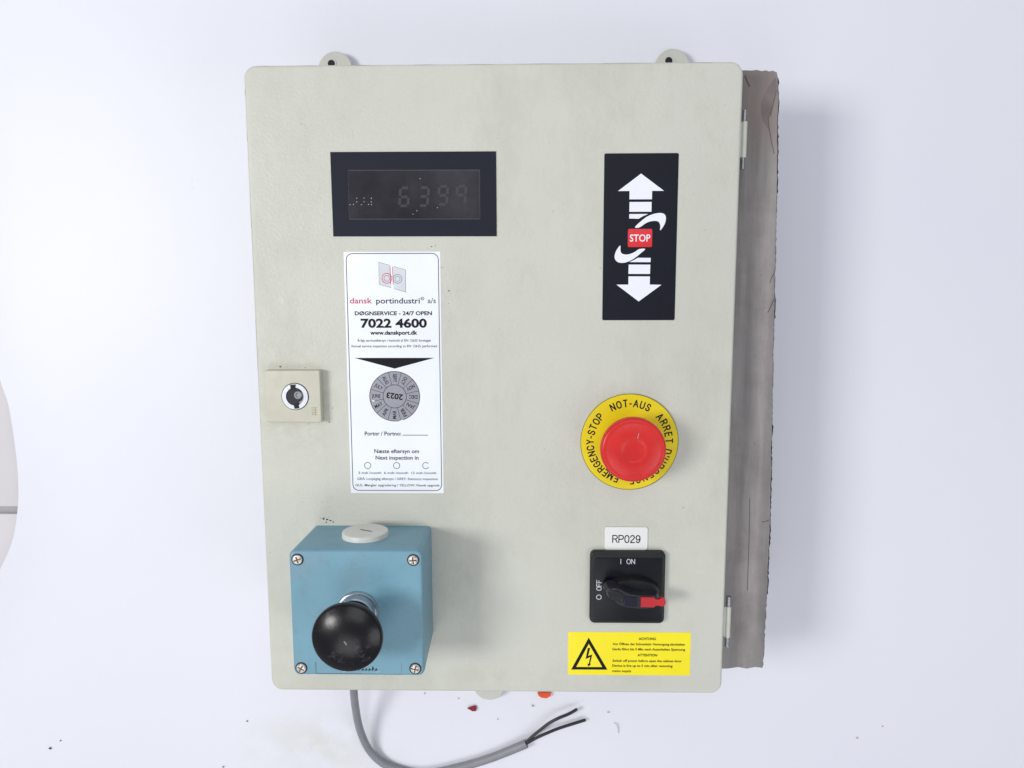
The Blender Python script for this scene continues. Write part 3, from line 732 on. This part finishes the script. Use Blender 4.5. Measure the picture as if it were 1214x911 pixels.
# relief field with worn script under the button
bm = strip([(-132.8, -195), (-132.8, -204)], .5, bh-.1, bh+.12); strip([(-68, -195.5), (-68, -203)], .25, bh-.1, bh+.08, bm)
strip([(-132, -204.3), (-68, -204.3)], .3, bh-.6, bh+.1, bm)
link('relief_line', bm, M['bluedark'], bb, smooth=False)
bm = bmesh.new(); x = -113
for i in range(11):
    hh = random.choice((2.2, 2.6, 4.2)); p = [(x, -202), (x+.8, -202+hh), (x+1.6, -202+hh*.4), (x+2.4, -201.6)]
    strip(p, .25, bh-.1, bh+.1, bm); x += 2.5
link('worn_script', bm, M['bluedark'], bb, smooth=False)
bm = strip([(-112, -203), (-108, -200.4)], .7, bh-.1, bh+.12); strip([(-88, -202.6), (-84, -202.4)], .4, bh-.1, bh+.12, bm)
strip([(-98, -203.6), (-70, -203.7)], .3, bh-.1, bh+.12, bm)
link('pale_script', bm, M['bluepale'], bb, smooth=False)

# paint chips and dirt on the door
bm = bmesh.new()
def fleck(x, y, r, z=.0):
    n_ = random.randint(5, 7); a0 = random.uniform(0, 6)
    P = [(x+r*random.uniform(.4, 1.2)*math.cos(a0+6.283*i/n_), y+r*random.uniform(.3, .9)*math.sin(a0+6.283*i/n_)) for i in range(n_)]
    prism(P, z-.05, z+.09, bm)
for x, y, r in [(-137.5, -103.8, 1.6), (-140.6, -103.0, 1.4), (-134.8, -104.6, 1.2), (-132.6, -105.8, .9), (-142.6, -102.4, .5), (-138.3, -106, .9), (-136, -101.8, .4),
    (-40.1, 101, .5), (-34.9, 82.6, .9), (-35.1, 72.7, .4), (-35.3, 59.4, .3), (-48, 117, .7), (-45, 117.6, .5), (-51, 115.6, .4), (-127, 144.8, .4), (-127, 133, .5), (-171, 22.6, 1.0),
    (-151, 21.8, .5), (-133, -22.5, .7), (-130, -11, .5), (-132, -9, .3), (-187, 7, .5), (-186, -132, .4), (-183, -29, .3), (84, 100, .4), (-150, -24, .5)]:
    fleck(x, y, r)
for _ in range(26): fleck(random.uniform(-185, 185), random.uniform(-248, 248), random.uniform(.15, .3))
ch = link('paint_chips', bm, simple('chip_brown', srgb(78, 68, 58), .8), cab, smooth=False); ch['kind'] = 'stuff'
bare = simple('bare_edge', srgb(120, 118, 112), .6)
for x0, x1 in ((-180, -166), (-150, -128), (-110, -86), (-60, -40), (-20, 4), (20, 60), (84, 125), (150, 170)):
    link('edge_wear', strip([(x0, 252.9), ((x0+x1)/2, 253.1), (x1, 252.8)], .4, -1.2, -.75), bare, cab, smooth=False)
for y0, y1, w_ in ((236, 232, .5), (205, 198, .3), (150, 132, .3), (60, 20, .3)):
    link('edge_wear', strip([(-189.4, y0), (-189.4, y1)], w_, -1.2, -.7), bare, cab, smooth=False)

# ------------------------------------------------------------------ the cable
cb = bpy.data.objects.new('cable', None); COL.objects.link(cb)
tag(cb, 'grey cable curling out below the cabinet with two stripped black wire ends', 'cable')
path = [Vector((x, y, z)) for x, y, z in [(-140.5, -240, 60), (-140.5, -262, 60), (-142.4, -298.7, 50), (-145.1, -328.7, 35), (-144.9, -366.6, 18), (-136.7, -398.1, 7.5), (-118.1, -416.2, 4.6), (-84.3, -424.5, 4.4), (-48.5, -417.4, 4.4), (-17.2, -407.5, 4.6), (5.0, -398.0, 5), (26.3, -387.6, 6)]]
sh_ = link('sheath', tube(smoothpath(path, 8), lambda t: 3.9+.9*max(0, t-.55)*1.6, 18, flat=.9), M['cable'], cb, base=0)
for pth in ([(24, -388.6, 6.3), (32, -379.5, 6.6), (40.3, -371.7, 7), (50, -363, 8), (60, -357.0, 8.4), (70, -353, 7.6), (78.8, -348.5, 6)],
            [(24, -389.5, 5.0), (36, -382.2, 4.6), (47.4, -376.7, 4.4), (58, -372.4, 3.6), (70.0, -368.4, 3), (87.9, -362.5, 2.6)]):
    sp = smoothpath([Vector(p) for p in pth], 6)
    w_ = link('wire', tube(sp, 1.55, 12), M['wire'], cb, base=0)
    e = sp[-1]; d = (sp[-1]-sp[-2]).normalized()
    link('wire_end', tube([e, e+d*.6], .9, 8), M['copper'], w_, base=0)
link('cable_gland', tube([Vector((-140.5, -246.2, 60)), Vector((-140.5, -259, 60))], 9, 6), M['gasket'], cab, smooth=False, base=0)

# ------------------------------------------------------------------ small debris on the paper
def flake(name, pts, z1, mat, label, cat, group=None):
    o = link(name, prism(pts, -TOP+.2, -TOP+z1), mat, None, smooth=False)
    tag(o, label, cat, group); return o
flake('paint_flake', [(-35.5, -351.5), (-31, -349.6), (-27, -348.6), (-25.6, -351.2), (-26.6, -354.4), (-30, -354.6)], 1.6, M['crumbred'], 'dark red flake lying on the paper left of the wires', 'paint flake')
flake('paint_flake', [(38, -333), (52, -333), (51.4, -336), (47.6, -338.6), (42, -338), (39, -336)], 3, M['crumborange'], 'orange chip peeking out under the lower edge of the cabinet', 'plastic chip')
crumbs = [(-482.1, -401.5, 2.2, 'd', 'dark crumb at the lower left edge of the paper'), (-470.4, -392.6, 1.2, 'd', 'tiny dark crumb just above the one at lower left'),
 (-269.0, -368.6, 1.5, 'd', 'dark speck on the paper left of the cable, below the cabinet corner'), (-297.0, -421, 2.0, 'd', 'dark speck at the bottom edge, left of the cable'),
 (33, -348.5, 2.3, 'g', 'pale grey crumb on the paper between the red flake and the wire ends'), (-3.9, -364, 1.2, 'g', 'tiny grey speck on the paper below the red flake'),
 (-80.0, -335.6, 1.2, 'd', 'tiny speck under the lower cabinet edge, left of the bottom lug'), (-44.7, -341.0, 1.1, 'g', 'pale speck just left of the bottom lug'),
 (371.2, -381.5, 1.7, 'r', 'pinkish speck on the bare paper at lower right'), (396.6, -368.0, 1.1, 'r', 'smaller pinkish speck at lower right'), (112, -355, 1.3, 'g', 'grey speck right of the wire ends')]
M['crumbpink'] = simple('pink_flake', srgb(200, 150, 165), .8)
for x, y, r, k, lab in crumbs:
    r *= .75
    P = [(x+r*random.uniform(.4, 1.3)*math.cos(a*1.05), y+r*random.uniform(.3, .9)*math.sin(a*1.05)) for a in range(6)]
    flake('crumb', P, .9, {'d': M['crumbdark'], 'g': M['crumbgrey'], 'r': M['crumbpink']}[k], lab, 'crumb', 'crumbs scattered on the paper')
hp_ = smoothpath([Vector((118, -367, .5)), Vector((121, -368, 1.2)), Vector((122.6, -373, .8)), Vector((122.9, -378, .5))], 5)
o = link('hair', tube(hp_, .3, 6), M['crumbgrey'], None, base=0); tag(o, 'short curled grey fibre on the paper right of the wires', 'fibre')

S.render.engine = 'CYCLES'
S.render.resolution_x = 1024; S.render.resolution_y = 768
